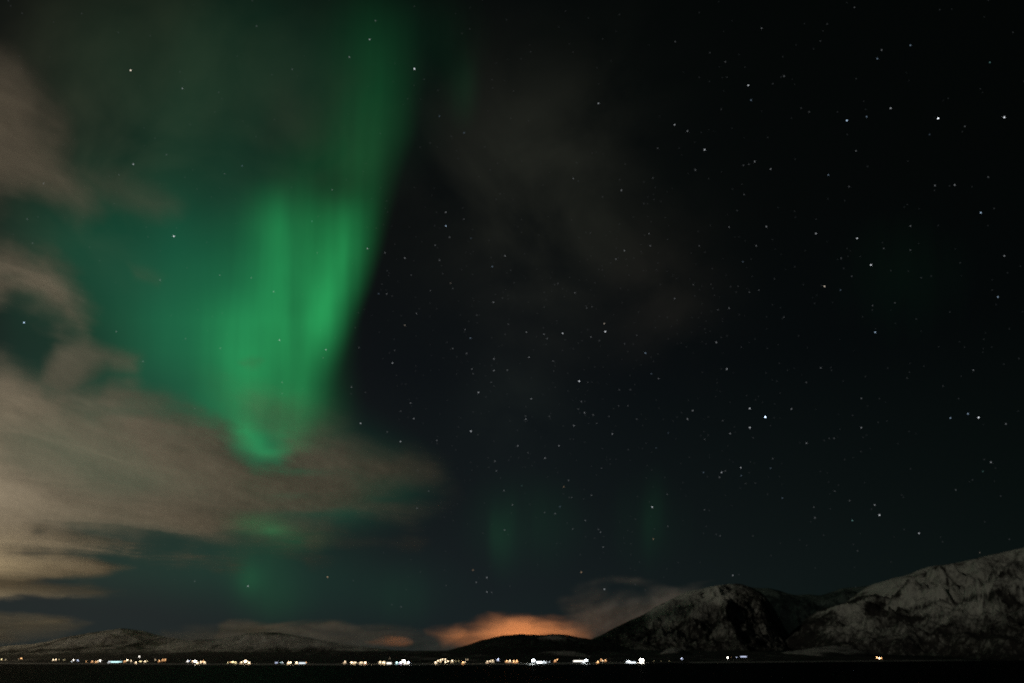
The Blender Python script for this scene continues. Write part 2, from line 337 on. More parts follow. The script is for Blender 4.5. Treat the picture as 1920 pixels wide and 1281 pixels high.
def cloud(label, polys, bbox, step, height=None, wall=None, freq=.8, amp=.5, layers=3, gap=90, seed=1, holes=(), aniso=(1, 1), bumps=60, cut=.02, along=None, rough=.55, edge=1.):
    """layered cloud: a deck at a given height, or a bank whose face stands at a given distance"""
    x0, y0, x1, y1 = bbox
    gx, gy = np.meshgrid(np.arange(x0, x1 + step, step), np.arange(y0, y1 + step, step))
    VV = []; FF = []; DD = []; off = 0
    for L in range(layers):
        r = ray(gx, gy); rh = np.hypot(r[..., 0], r[..., 1])
        if height is not None:
            P = r * ((height + gap * L - HC) / np.maximum(r[..., 2], .012))[..., None] + EYE
            u, v = P[..., 0] / 1000 * freq, P[..., 1] / 1000 * freq
        else:
            P = r * ((wall + gap * L) / rh)[..., None] + EYE
            u, v = P[..., 0] / 1000 * freq, P[..., 2] / 1000 * freq * 2.2
        if along is not None:                       # streaks drawn out along one ground direction
            q0, q1 = (ray(*p_) for p_ in along); q0 = q0 / q0[2]; q1 = q1 / q1[2]; an = math.atan2(q1[1] - q0[1], q1[0] - q0[0])
            u, v = u * math.cos(an) + v * math.sin(an), -u * math.sin(an) + v * math.cos(an)
        u = u * aniso[0]; v = v * aniso[1]
        wu = fbm(u * .8 + 5, v * .8, 3, seed + 100); wv = fbm(u * .8, v * .8 + 9, 3, seed + 200)
        n = 1.5 * fbm(u + .6 * wu + L * .07, v + .6 * wv, 7, seed, rough)
        q = np.zeros(gx.shape)
        for poly, soft, op in polys:
            s = poly_sd(gx, gy, poly) + soft * edge * (.9 * n + .35 * fbm(gx / 60., gy / 60., 3, seed + 300))
            q = np.maximum(q, op * smooth(-soft * .6, soft * 1.1, s))
        for hx, hy, hw, hh, k in holes:
            q = q * (1 - k * np.exp(-((gx - hx) / hw) ** 2 - ((gy - hy) / hh) ** 2))
        q = np.clip(q * (1 + amp * n), 0, .97)
        q = np.maximum(0, q - cut)
        D = 1 - (1 - q) ** (1. / layers)
        bz = fbm(u * 1.7, v * 1.7, 5, seed + 400 + L)
        if height is not None: P[..., 2] += bz * bumps
        else: P += (r / rh[..., None]) * (bz * bumps * 2)[..., None]
        fc = grid_faces(*gx.shape, keep=q > .012)
        vv, fc, dd = compact(P.reshape(-1, 3), fc, D.ravel())
        VV.append(vv); FF.append(fc + off); DD.append(dd); off += len(vv)
    o = add_mesh('cloud', np.concatenate(VV), np.concatenate(FF), m_cloud, True, {'cover': ('FLOAT', np.concatenate(DD))})
    return tag(o, label, 'cloud')

cloud('broad brown-grey cloud bank spreading over the lower left sky',
    [([(-260, 655), (0, 680), (70, 708), (130, 738), (210, 738), (300, 762), (350, 800), (400, 820), (445, 852), (480, 872), (520, 866), (550, 838), (600, 836), (650, 846), (700, 862), (750, 878), (800, 900), (770, 930), (830, 950), (785, 975), (700, 980), (640, 990), (560, 1012), (490, 1038), (420, 1042), (300, 1033), (215, 1026), (150, 1036), (120, 1050), (0, 1060), (-260, 1060)], 56, .95),
     ([(-260, 1030), (100, 1036), (190, 1048), (255, 1064), (200, 1076), (120, 1084), (40, 1104), (-260, 1120)], 13, .95),
     ([(-260, 1085), (60, 1086), (150, 1094), (250, 1110), (190, 1117), (60, 1119), (-260, 1150)], 10, .75),
     ([(100, 645), (140, 628), (168, 622), (195, 640), (220, 655), (258, 670), (250, 690), (200, 690), (160, 720), (120, 750), (60, 725)], 24, .62),
     ([(400, 690), (470, 700), (560, 730), (640, 790), (660, 860), (560, 850), (470, 800)], 60, .24),
     ([(560, 1000), (700, 1005), (800, 1015), (780, 1028), (640, 1028), (560, 1020)], 14, .25)],
    (-260, 560, 900, 1160), 3.5, height=1500, freq=1.0, amp=.34, layers=4, gap=60, seed=3, bumps=24, along=((60, 700), (480, 850)), aniso=(.82, 1.1), rough=.5,
    holes=[(492, 842, 60, 22, .5), (480, 983, 60, 18, .32), (520, 1000, 40, 10, .25), (420, 960, 60, 12, .15), (610, 965, 110, 8, .45), (735, 938, 46, 8, .55), (570, 885, 60, 9, .3), (240, 768, 80, 16, .35), (72, 998, 14, 6, .45), (170, 1000, 20, 7, .4), (700, 840, 60, 30, .3), (790, 935, 110, 70, .45), (640, 1000, 90, 20, .2), (545, 930, 60, 8, .2)])
cloud('soft brown cloud slanting down from the left edge above the blue gap',
    [([(-260, 90), (30, 140), (90, 215), (135, 310), (185, 360), (200, 400), (175, 435), (140, 425), (95, 385), (55, 372), (0, 385), (-260, 420)], 85, .72),
     ([(120, 300), (240, 320), (330, 380), (300, 420), (230, 410), (170, 380)], 45, .35)],
    (-260, 20, 420, 520), 4, height=1500, freq=1.2, amp=.35, layers=3, gap=60, seed=13, bumps=22)
cloud('ragged grey cloud at the left edge below the blue gap',
    [([(-260, 455), (40, 462), (90, 478), (135, 515), (165, 560), (185, 610), (160, 640), (110, 625), (70, 590), (30, 575), (-260, 640)], 50, .9),
     ([(235, 490), (270, 500), (310, 520), (300, 540), (250, 525)], 20, .3)],
    (-260, 400, 380, 700), 3.5, height=1500, freq=1.5, amp=.42, layers=3, gap=60, seed=29, bumps=22,
    holes=[(45, 560, 35, 14, .6), (10, 520, 30, 10, .3)])
cloud('small thin cloud patch drifting over the green aurora',
    [([(440, 675), (465, 665), (492, 668), (500, 680), (480, 694), (455, 697), (440, 688)], 12, .30),
     ([(430, 740), (480, 725), (560, 760), (600, 810), (560, 830), (500, 800), (450, 790)], 40, .16)],
    (380, 630, 680, 880), 3.5, height=1500, freq=2.2, amp=.7, layers=2, gap=50, seed=37, bumps=20)
cloud('orange cloud glowing over the dark wooded hill',
    [([(800, 1184), (860, 1176), (890, 1169), (908, 1162), (935, 1157), (968, 1155), (1000, 1157), (1040, 1159), (1075, 1165), (1100, 1176), (1115, 1190), (1110, 1205), (900, 1210), (830, 1205)], 22, .95)],
    (760, 1130, 1180, 1222), 2, wall=21000, freq=1.2, amp=.06, layers=5, gap=160, seed=43, edge=.45, bumps=4, aniso=(1, 1.2))
cloud('small orange cloud low between the grey hill and the wooded hill',
    [([(685, 1204), (705, 1200), (730, 1198.5), (758, 1200), (770, 1204), (750, 1207), (700, 1207)], 6, .8)],
    (640, 1180, 820, 1222), 2, wall=20000, freq=.8, amp=.3, layers=3, gap=160, seed=47, bumps=50)
cloud('low grey cloud band over the left and centre hills',
    [([(600, 1192), (660, 1180), (720, 1172), (780, 1178), (840, 1180), (900, 1186), (900, 1230), (600, 1230)], 13, .62),
     ([(410, 1172), (430, 1162), (465, 1161), (490, 1167), (520, 1170), (560, 1172), (585, 1167), (620, 1164), (650, 1172), (690, 1178), (690, 1200), (400, 1200)], 8, .62),
     ([(300, 1178), (400, 1176), (500, 1182), (700, 1195), (700, 1230), (300, 1230)], 16, .40),
     ([(-200, 1150), (30, 1154), (110, 1156), (190, 1164), (150, 1186), (100, 1200), (-200, 1230)], 14, .75)],
    (-240, 1120, 960, 1240), 3, wall=29000, freq=.55, amp=.6, layers=3, gap=250, seed=59, bumps=120, aniso=(.6, 1.2))
cloud('thin low mist veil drifting in front of the pale left hills',
    [([(-200, 1196), (60, 1192), (200, 1186), (280, 1180), (360, 1188), (480, 1184), (600, 1190), (720, 1204), (760, 1216), (600, 1222), (400, 1214), (250, 1212), (100, 1220), (-200, 1224)], 16, .34)],
    (-240, 1150, 820, 1240), 3, wall=7600, freq=1.6, amp=.6, layers=2, gap=120, seed=77, bumps=30, aniso=(.5, 1.3))
cloud('dim brown cloud beside the orange one, left of the middle peak',
    [([(1060, 1140), (1085, 1122), (1140, 1118), (1200, 1112), (1260, 1108), (1330, 1112), (1330, 1230), (1050, 1230)], 42, .8)],
    (1000, 1070, 1380, 1240), 3, wall=27000, freq=.5, amp=.5, layers=3, gap=250, seed=61, bumps=120)
# sodium-lit settlements behind the hills, under the two orange clouds
OC = (1, .33, .095)
p = at(975, 1207, 19700); town(p[0], p[1], 150, 10.5, OC, 177)
p = at(735, 1213, 19300); town(p[0], p[1], 120, .30, OC, 177)
p = at(40, 1218, 25500); town(p[0], p[1], 150, 4.6, TC, 177)  # unseen spot added to brighten the low grey cloud band
p = at(520, 1218, 25500); town(p[0], p[1], 150, 2.6, TC, 177)  # second added spot for the grey band, farther right

# ------------------------------------------------------------------ aurora
def aurora_mat():
    m, t, out = new_mat('aurora_glow')
    at_ = nd(t, 'ShaderNodeAttribute', attribute_name='glow'); e = nd(t, 'ShaderNodeEmission'); t.links.new(at_.outputs['Color'], e.inputs[0])
    tr = nd(t, 'ShaderNodeBsdfTransparent'); a = nd(t, 'ShaderNodeAddShader'); t.links.new(tr.outputs[0], a.inputs[0]); t.links.new(e.outputs[0], a.inputs[1])
    t.links.new(a.outputs[0], out.inputs[0]); m.cycles.emission_sampling = 'NONE'; return m
m_aur = aurora_mat()
EDGE = np.array([(-200, 812), (0, 806), (150, 804), (250, 786), (330, 756), (400, 735), (470, 716), (540, 694), (600, 669), (660, 646), (720, 630), (800, 613), (880, 598), (1000, 590)], float)
def G(x, y, cx, cy, wx, wy): return np.exp(-((x - cx) / wx) ** 2 - ((y - cy) / wy) ** 2)
def band(y, a, b, c, d): return smooth(a, b, y) * (1 - smooth(c, d, y))
def curtain_field(x, y):
    xe = np.interp(y, EDGE[:, 1 - 1][np.argsort(EDGE[:, 0])] * 0 + EDGE[:, 0], EDGE[:, 1])
    w = np.interp(y, [0, 300, 450, 600, 700, 850], [140, 110, 92, 92, 84, 76])
    s = xe + 12 - x                                               # distance inside the sharp right edge
    ed = smooth(0, 1, s / w)
    # broad body under the edge
    wl = np.interp(y, [0, 200, 330, 420, 500, 600, 700, 800], [85, 90, 110, 190, 230, 250, 230, 200])
    body = ed * np.exp(-np.clip(s - w * .8, 0, None) ** 2 / wl ** 2)
    av = np.interp(y, [-150, 0, 90, 200, 290, 370, 440, 520, 600, 660, 720, 800, 860], [.004, .009, .024, .041, .050, .060, .090, .128, .160, .135, .065, .035, .0])
    f = body * av
    # ray on the left with its dark lane, and the bright fold by the edge
    cxr = np.interp(y, [330, 500, 700], [515, 528, 532])
    f = f + .088 * np.exp(-np.clip((x - cxr) / 24., 0, None) ** 2 - np.clip((cxr - x) / 48., 0, None) ** 2) * band(y, 325, 440, 600, 730)
    f = f + .05 * G(x, y, 560, 440, 60, 100)
    f = f + .12 * G(x, y, 605, 585, 36, 80) + .10 * G(x, y, 655, 480, 46, 95) * ed
    f = f * (1 - .5 * G(x, y, 625, 345, 60, 42))
    f = f * (1 - .10 * np.exp(-((x - 556) / 15.) ** 2) * band(y, 520, 590, 650, 720))
    f = f + .058 * np.exp(-((x - 440) / 55.) ** 2) * band(y, 520, 620, 690, 850)
    # lower tail behind the thin cloud
    f = f + .125 * G(x, y, 490, 745, 88, 80) + .05 * G(x, y, 570, 770, 55, 80)
    f = f + .12 * G(x, y, 462, 812, 28, 28) + .09 * G(x, y, 480, 838, 28, 18) + .10 * G(x, y, 506, 852, 28, 11) + .08 * G(x, y, 548, 842, 34, 13) + .06 * G(x, y, 530, 815, 40, 18) + .05 * G(x, y, 500, 890, 70, 40) + .014 * G(x, y, 490, 1020, 70, 90)
    f = f + .10 * G(x, y, 470, 978, 46, 16) + .09 * G(x, y, 512, 993, 34, 11) + .03 * G(x, y, 560, 1010, 50, 20) + .026 * G(x, y, 468, 1086, 26, 30) + .012 * G(x, y, 515, 1125, 60, 45)
    st = fbm((x + .10 * (y - 500)) / 30., y / 600., 4, 401)   # fine vertical rays
    return np.clip(f * (1 + .13 * st + .10 * fbm(x / 14., y / 420., 3, 411) + .10 * fbm(x / 70., y / 80., 4, 421)), 0, None)
def glow_field(x, y):
    f = .050 * G(x, y, 400, 500, 150, 180) + .030 * G(x, y, 230, 500, 150, 150) + .080 * G(x, y, 330, 870, 240, 95) + .07 * G(x, y, 610, 910, 130, 60) + .04 * G(x, y, 90, 810, 180, 110) + .042 * G(x, y, 330, 690, 150, 120)
    f = f + .018 * G(x, y, 120, 470, 120, 130) + .019 * G(x, y, 440, 150, 300, 210)
    f = f + .017 * G(x, y, 330, 1060, 230, 60) + .009 * G(x, y, 620, 1100, 240, 80) + .010 * G(x, y, 60, 520, 120, 220) + .01 * G(x, y, 760, 690, 70, 120) * 0
    return np.clip(f * (1 + .25 * fbm(x / 150., y / 260., 3, 431)), 0, None)
def sheet(name, bbox, step, dist, field, col, parent=None, cut=.0012):
    x0, y0, x1, y1 = bbox
    gx, gy = np.meshgrid(np.arange(x0, x1 + step, step), np.arange(y0, y1 + step, step))
    f = np.maximum(field(gx, gy) - cut, 0)
    P = at(gx, gy, dist(gx)); fc = grid_faces(*gx.shape, keep=f > 0)
    colr = np.concatenate([f[..., None] * np.array(col), np.ones(f.shape + (1,))], -1).reshape(-1, 4)
    v, fc, c = compact(P.reshape(-1, 3), fc, colr)
    return add_mesh(name, v, fc, m_aur, True, {'glow': ('FLOAT_COLOR', c)}, parent)
# edge table re-read as y -> x
EDGE = EDGE[np.argsort(EDGE[:, 0])]
root = bpy.data.objects.new('aurora', None); C.objects.link(root)
tag(root, 'bright green aurora curtain with a sharp slanting right edge, left of centre', 'aurora')
c1 = sheet('curtain', (60, -160, 880, 1200), 5, lambda x: 62000 + 9000 * np.sin((x - 500) / 90.) + (x - 500) * 22, curtain_field, (.055, 1.0, .27), root)
c2 = sheet('diffuse_glow', (-260, -160, 1000, 1230), 8, lambda x: 84000 + 6000 * np.sin(x / 210.), glow_field, (.035, 1.0, .48), root, cut=.002)
tag(c2, 'faint teal glow spreading left of the bright curtain')
def patch(label, blobs, bbox, dist, col=(.10, 1, .36)):
    return tag(sheet('aurora', bbox, 5, lambda x: dist + 3000 * np.sin(x / 40.), lambda x, y: sum(a * G(x, y, cx, cy, wx, wy) for a, cx, cy, wx, wy in blobs) * (1 + .3 * fbm(x / 22., y / 160., 3, int(dist))), col, cut=.0008), label, 'aurora')
patch('faint green aurora patch low in the middle, above the orange cloud', [(.010, 942, 1018, 13, 52), (.007, 925, 1000, 10, 45), (.005, 962, 1000, 12, 60), (.007, 985, 985, 100, 80)], (740, 820, 1180, 1190), 90000)
patch('very faint green aurora patch above the left shoulder of the middle peak', [(.004, 1232, 960, 14, 60), (.0035, 1216, 985, 12, 55), (.0035, 1215, 985, 75, 90)], (1060, 800, 1400, 1180), 95000)
patch('faint green aurora streak high up, right of the main curtain', [(.008, 868, 165, 26, 60), (.006, 800, 60, 90, 90)], (640, -120, 1010, 330), 70000)
patch('faint green aurora spot low over the grey hill', [(.006, 748, 1120, 60, 55)], (560, 980, 920, 1220), 92000)
patch('very faint green glow in the dark sky at far right', [(.0022, 1690, 520, 150, 130)], (1400, 240, 2000, 820), 88000)

# ------------------------------------------------------------------ stars
STARS = '''836,398,6;836,424,8b;843,445,5;816,460,5;870,411,4;883,447,4b;947,480,6;923,500,6b;958,507,3;824,488,5;759,484,6;689,466,7;722,474,5;830,513,3;845,531,5w;849,541,4;807,545,4;771,516,4;726,508,3;716,533,3;710,551,5b;725,551,5;735,555,3;781,588,5;759,610,6w;925,567,6;942,559,3;953,561,2;894,591,4;964,530,3;1040,534,3;1046,532,4;1078,549,5;1100,578,4;1099,574,3;1110,575,4;1020,576,3;872,618,5;882,634,6b;953,608,4;947,627,3;987,623,6;1020,627,5;1026,635,5;1055,625,8;1133,607,7w;1135,622,9;1108,632,5;1124,639,4;1194,629,4;1171,645,4;1210,662,7b;1221,701,5b;1235,710,5;1037,677,5;992,670,6;1038,696,3;1086,715,9;1102,717,4;926,673,6;926,695,6;951,694,5;875,663,5;849,654,5;838,642,3;885,692,5;887,701,4;897,736,7;921,717,4;926,724,3;736,681,7;673,652,4;740,657,4;659,726,5;685,736,3;1161,731,4;1182,731,4;1171,470,6;1155,486,5;1219,461,5;1217,438,5;1165,357,6;1224,334,4;1075,335,5;1130,369,3;1207,382,3;1107,437,3;1265,560,5;1428,53,5;1602,14,4;1645,110,6b;1653,94,5;1707,85,6b;1856,117,5g;1470,143,5;1403,160,8;1408,188,6b;1363,145,3;1360,116,4;1449,157,3;1331,99,3;1588,226,9b;1625,219,6b;1670,203,7;1759,222,10;1883,220,9;1743,252,4b;1809,237,4;1502,203,3;1517,210,4;1352,205,3;1321,281,8;1289,246,6;1304,319,5;1415,303,6;1394,310,4;1404,308,4;1445,317,6;1553,328,6b;1605,283,5;1592,350,4;1753,348,5;1790,347,6;1853,332,4;1839,399,8b;1395,365,4;1382,395,3;1707,424,5;1437,425,6;1367,426,5;1538,77,3;1551,45,3;1530,438,7;1607,447,8;1633,497,9;1883,480,6;1546,537,8w;1576,544,5b;1871,557,7b;1641,623,8b;1418,461,5;1393,491,5b;1311,461,4;1657,466,4;1707,469,4;1577,484,4;1597,518,4;1727,521,3;1300,534,4;1333,533,3;1423,544,4;1405,548,4;1384,537,3;1370,538,3;1452,523,3;1678,568,4;1636,573,4;1346,581,4;1367,578,5;1470,595,4;1343,642,6;1390,651,3;1363,692,7;1539,690,5;1512,717,4;1825,694,5;1701,709,3;1768,724,3;1615,747,5;1299,770,6;1289,786,6;1406,766,8;1435,782,12b;1406,802,8;1484,767,6;1369,813,6;1412,821,3;1512,831,6;1615,802,6;1564,822,4;1555,822,3;1782,784,7b;1815,776,7b;1835,783,9;1886,795,5;1321,824,4;1355,789,4;676,794,7;751,828,7;726,810,4;776,785,6;770,756,5;751,771,4;883,809,8;896,815,3;819,826,5;783,882,5;782,953,5;804,921,4;814,892,3;928,865,5;931,883,5;971,836,6;986,786,6;985,780,4;1030,781,4;996,748,6;1048,836,6;1022,859,6;990,849,4;1076,798,6;1090,753,5;1084,767,4;1096,774,6;1112,778,5;1142,781,4;1148,814,6;1119,794,4;1160,761,4;1177,761,4;1194,786,4;1230,840,4b;1178,843,3;1253,812,4b;1128,878,4;1066,901,5;1057,913,6o;945,920,5;978,911,4g;961,947,5;946,994,5;1050,950,5b;1072,933,4;1067,933,3;1041,963,5;1021,961,4;1109,929,5;1097,976,5;1126,998,5;1122,993,4;1131,1026,5;1074,992,4;1223,951,8;1225,1011,6o;1252,987,4;1251,927,4;1090,1073,7o;887,1069,6o;913,1083,6;893,1092,5;913,1110,6;922,1111,4;837,1098,3;1133,1105,7;1191,1096,3;752,1138,4;735,1134,3;1389,877,7;1390,892,5b;1353,886,7;1349,895,5;1360,883,4;1319,886,5b;1445,878,5b;1449,860,4;1467,934,5b;1565,921,4;1593,939,4;1640,947,6;1649,966,8;1598,976,6g;1526,951,4;1528,971,5;1723,1000,7;1858,867,6;1843,884,4g;1792,919,4;1350,1005,4;1343,1002,3;1412,1005,3;1374,1079,6;1608,1033,3;1321,956,4;1398,907,3;1416,906,3;1837,1036,4w;245,132,9w;342,166,6;410,173,3;693,74,7;704,39,5;655,107,6;777,129,9;548,130,4;481,49,4;250,308,7;82,344,6;223,328,4;454,311,5b;421,326,4;312,290,4;16,306,4;326,443,9;623,356,5;585,415,5g;595,474,4;513,547,6;471,521,5;412,516,5;300,525,5;45,605,9b;218,622,5;524,638,7;61,456,4;51,411,4;824,218,5b;870,249,5b;611,656,7;606,671,4;529,717,5;529,738,4;413,653,5;268,678,5;355,818,5;391,946,3;465,1099,7;365,1090,4;614,1082,7o;365,766,4;348,635,4;1122,194,7;1265,234,7;1233,278,4;1266,78,4'''
SC = {'n': (.90, .95, 1.0), 'b': (.55, .76, 1.0), 'w': (1, .86, .70), 'o': (1, .68, .42), 'g': (.45, .95, .90)}
CN = {'n': 'white', 'b': 'bluish', 'w': 'warm white', 'o': 'orange', 'g': 'greenish'}
SD = 300000.; PX = SD / 683.
star_mats = {}
def star_mat(c, b):
    if (c, b) not in star_mats:
        m, t, out = new_mat('starlight'); e = nd(t, 'ShaderNodeEmission'); e.inputs[0].default_value = (*SC[c], 1)
        e.inputs[1].default_value = .032 * 1.62 ** b; m.cycles.emission_sampling = 'NONE'; t.links.new(e.outputs[0], out.inputs[0]); star_mats[(c, b)] = m
    return star_mats[(c, b)]
def ico(sub=1):
    import bmesh
    bm = bmesh.new(); bmesh.ops.create_icosphere(bm, subdivisions=sub, radius=1.0)
    v = np.array([tuple(q.co) for q in bm.verts]); f = np.array([[w.index for w in q.verts] for q in bm.faces]); bm.free(); return v, f
IV, IF = ico(1)
star_mesh = {}
UNIQUE = {(1435, 782): 'brightest bluish star, high over the dark ridge at right', (1759, 222): 'bright white star nearest the upper right corner', (1883, 220): 'white star close to the right edge, level with the brighter upper right star',
    (1588, 226): 'bright bluish star left of the bright upper right star', (245, 132): 'bright warm star alone in the upper left veil', (777, 129): 'bright star at the right edge of the green column', (326, 443): 'bright star in the teal glow left of the aurora',
    (45, 605): 'bright bluish star beside the ragged grey cloud at left', (1086, 715): 'white star in the middle of the densest star field', (1135, 622): 'white star just below a warm star in the middle sky', (1133, 607): 'warm star just above a brighter white star',
    (1835, 783): 'rightmost of three bright stars in a row near the right edge', (1815, 776): 'middle of three bright stars in a row near the right edge', (1782, 784): 'leftmost of three bright stars in a row near the right edge',
    (1649, 966): 'bright star above the crest of the right mountain', (1723, 1000): 'bright star close over the crest of the right mountain', (1374, 1079): 'white star just above the middle peak summit', (614, 1082): 'orange star low above the grey hill',
    (1090, 1073): 'orange star low above the dim brown cloud', (1057, 913): 'small orange star in the middle of the lower sky', (1225, 1011): 'orange star left above the middle peak', (887, 1069): 'orange star above the left end of the orange cloud',
    (465, 1099): 'bright star in the low dark gap under the brown cloud bank', (524, 638): 'white star on the dark lane of the aurora', (611, 656): 'white star at the foot of the brightest aurora fold', (1856, 117): 'greenish star in the upper right corner',
    (1133, 1105): 'white star just left of the middle peak shoulder'}
def region(x, y):
    if x < 300: return 'by the clouds at the left edge'
    if x < 700 and y < 900: return 'shining through the green aurora'
    if x < 800 and y >= 900: return 'in the low gap under the cloud bank'
    if y > 820 and x > 1250: return 'above the snowy mountains at right'
    if y > 820: return 'in the dark sky over the orange cloud'
    if x > 1250: return 'in the black upper right sky' if y < 430 else 'in the dark sky right of centre'
    return 'in the dark sky just right of the aurora' if x < 960 else 'in the middle of the dark sky'
for s in STARS.split(';'):
    xs_, ys_, bc = s.split(','); x, y = int(xs_), int(ys_); c = 'n'
    if bc[-1].isalpha(): c = bc[-1]; bc = bc[:-1]
    b = int(bc)
    if (c, b) not in star_mesh:
        o = add_mesh('star', IV * (PX * (.21 + .024 * b)), IF, star_mat(c, b)); star_mesh[(c, b)] = o.data
    else:
        o = bpy.data.objects.new('star', star_mesh[(c, b)]); C.objects.link(o)
    o.location = EYE + unit(x, y) * SD
    if (x, y) in UNIQUE: tag(o, UNIQUE[(x, y)], 'star', 'stars in the night sky')
    else:
        br = 'bright' if b >= 6 else 'small' if b >= 5 else 'faint'
        l = f'{br} {CN[c]} star {region(x, y)}'; tag(o, l, 'star', f'{br} {CN[c]} stars {region(x, y)}')
# the uncounted faint ones
rng = np.random.default_rng(5); V = []; F_ = []; k = 0
while k < 1000:
    x, y = rng.uniform(-40, 1960), rng.uniform(-40, 1110)
    den = np.exp(-((x - 1080) / 430) ** 2 - ((y - 660) / 330) ** 2) + .16
    if x < 640: den = .14
    if y > 640 and x < 700: den = .02
    if rng.random() > den: continue
    V.append(EYE + unit(x, y) * (SD + 4000) + IV * PX * rng.uniform(.15, .30)); F_.append(IF + k * len(IV)); k += 1
o = add_mesh('faint_stars', np.concatenate(V), np.concatenate(F_), star_mat('n', 2))
tag(o, 'scatter of the faintest stars across the whole dark sky', 'stars', kind='stuff')

# ------------------------------------------------------------------ houses, lamps and halls along the far shore
LC = {'w': ((1, .76, .48), 'warm white'), 'o': ((1, .52, .22), 'orange'), 'c': ((.86, .95, 1), 'cool white'), 'b': ((.66, .74, 1), 'bluish white'), 'g': ((.60, .95, .95), 'pale cyan'), 'n': ((1, .93, .82), 'white'), 'y': ((1, .82, .42), 'yellow')}
emats = {}
def emat(c, s):
    k = (c, round(s, 2))
    if k not in emats:
        m, t, out = new_mat('lamp_light_' + LC[c][1].replace(' ', '_')); e = nd(t, 'ShaderNodeEmission'); e.inputs[0].default_value = (*LC[c][0], 1); e.inputs[1].default_value = s
        t.links.new(e.outputs[0], out.inputs[0]); emats[k] = m
    return emats[k]
def plain(name, col, rough=.7, metal=0):
    m, t, out = new_mat(name); b = nd(t, 'ShaderNodeBsdfPrincipled'); b.inputs['Roughness'].default_value = rough; b.inputs['Metallic'].default_value = metal
    n = nd(t, 'ShaderNodeTexNoise', Scale=1.5, Detail=4); tc = nd(t, 'ShaderNodeTexCoord'); t.links.new(tc.outputs['Object'], n.inputs['Vector'])
    cr = ramp(t, n.outputs[0], [(.3, tuple(v * .75 for v in col)), (.7, tuple(min(1, v * 1.15) for v in col))]); t.links.new(cr, b.inputs['Base Color'])
    t.links.new(b.outputs[0], out.inputs[0]); return m
m_pole = plain('galvanised_steel', (.35, .36, .37), .45, .6); m_roof = plain('snowy_roof', (.62, .62, .62)); m_conc = plain('quay_concrete', (.45, .44, .42))
m_walls = [plain('red_boards', (.28, .05, .035)), plain('white_boards', (.7, .69, .66)), plain('ochre_boards', (.45, .30, .11)), plain('grey_boards', (.30, .31, .32))]
m_door = plain('door_paint', (.12, .09, .06))
class MB:
    def __init__(s): s.v = []; s.f = []
    def box(s, x0, y0, z0, x1, y1, z1):
        k = len(s.v); s.v += [(x, y, z) for z in (z0, z1) for x, y in ((x0, y0), (x1, y0), (x1, y1), (x0, y1))]
        s.f += [tuple(k + i for i in q) for q in ((3, 2, 1, 0), (4, 5, 6, 7), (0, 1, 5, 4), (1, 2, 6, 5), (2, 3, 7, 6), (3, 0, 4, 7))]; return s
    def cone(s, x, y, z0, z1, r0, r1, n=8):
        k = len(s.v)
        for z, r in ((z0, r0), (z1, r1)): s.v += [(x + r * math.cos(i * 2 * math.pi / n), y + r * math.sin(i * 2 * math.pi / n), z) for i in range(n)]
        s.f += [(k + i, k + (i + 1) % n, k + n + (i + 1) % n, k + n + i) for i in range(n)] + [tuple(k + i for i in reversed(range(n))), tuple(k + n + i for i in range(n))]; return s
    def gable(s, w, d, z, h, e):
        """pitched roof slab, ridge along x"""
        k = len(s.v); s.v += [(-w - e, -d - e, z), (w + e, -d - e, z), (w + e, d + e, z), (-w - e, d + e, z), (-w - e, 0, z + h), (w + e, 0, z + h)]
        s.f += [(k, k + 1, k + 5, k + 4), (k + 2, k + 3, k + 4, k + 5), (k, k + 4, k + 3), (k + 1, k + 2, k + 5), (k + 3, k + 2, k + 1, k)]; return s
    def mesh(s, name, mat):
        me = bpy.data.meshes.new(name); me.from_pydata(s.v, [], s.f); me.update(); me.materials.append(mat); return me
cache = {}
def part(name, key, mb, mat, parent):
    k = (name, key)
    if k not in cache: cache[k] = mb().mesh(name, mat)
    o = bpy.data.objects.new(name, cache[k]); C.objects.link(o); o.parent = parent; return o
def ball(name, key, r, mat, parent, loc, sx=1, sz=.7):
    k = (name, key)
    if k not in cache:
        m = bpy.data.meshes.new(name); m.from_pydata([tuple(q) for q in IV * r * np.array([sx, 1, sz])], [], [tuple(int(i) for i in f) for f in IF]); m.update(); m.materials.append(mat); cache[k] = m
    o = bpy.data.objects.new(name, cache[k]); C.objects.link(o); o.parent = parent; o.location = loc; return o
def site(x, y, up):
    """ground point on bearing x whose lamp, UP metres above ground, is seen at height y"""
    s = float(shore_d(np.array(x, float))); best = None
    for q in np.concatenate([np.linspace(5, 60, 12), np.linspace(70, 2000, 100)]):
        P = at(np.array(x, float), np.array(y, float), np.array(s + q)); g = float(land_h(np.array(x, float), np.array(s + q)))
        e = abs(P[2] - g - up)
        if best is None or e < best[0] - .3: best = (e, P[0], P[1], g, s + q)
    return best[1:]
def empty(name, x, y, z, rot): o = bpy.data.objects.new(name, None); C.objects.link(o); o.location = (x, y, z); o.rotation_euler = (0, 0, rot); return o
def face(X, Y): return -math.atan2(X, Y)

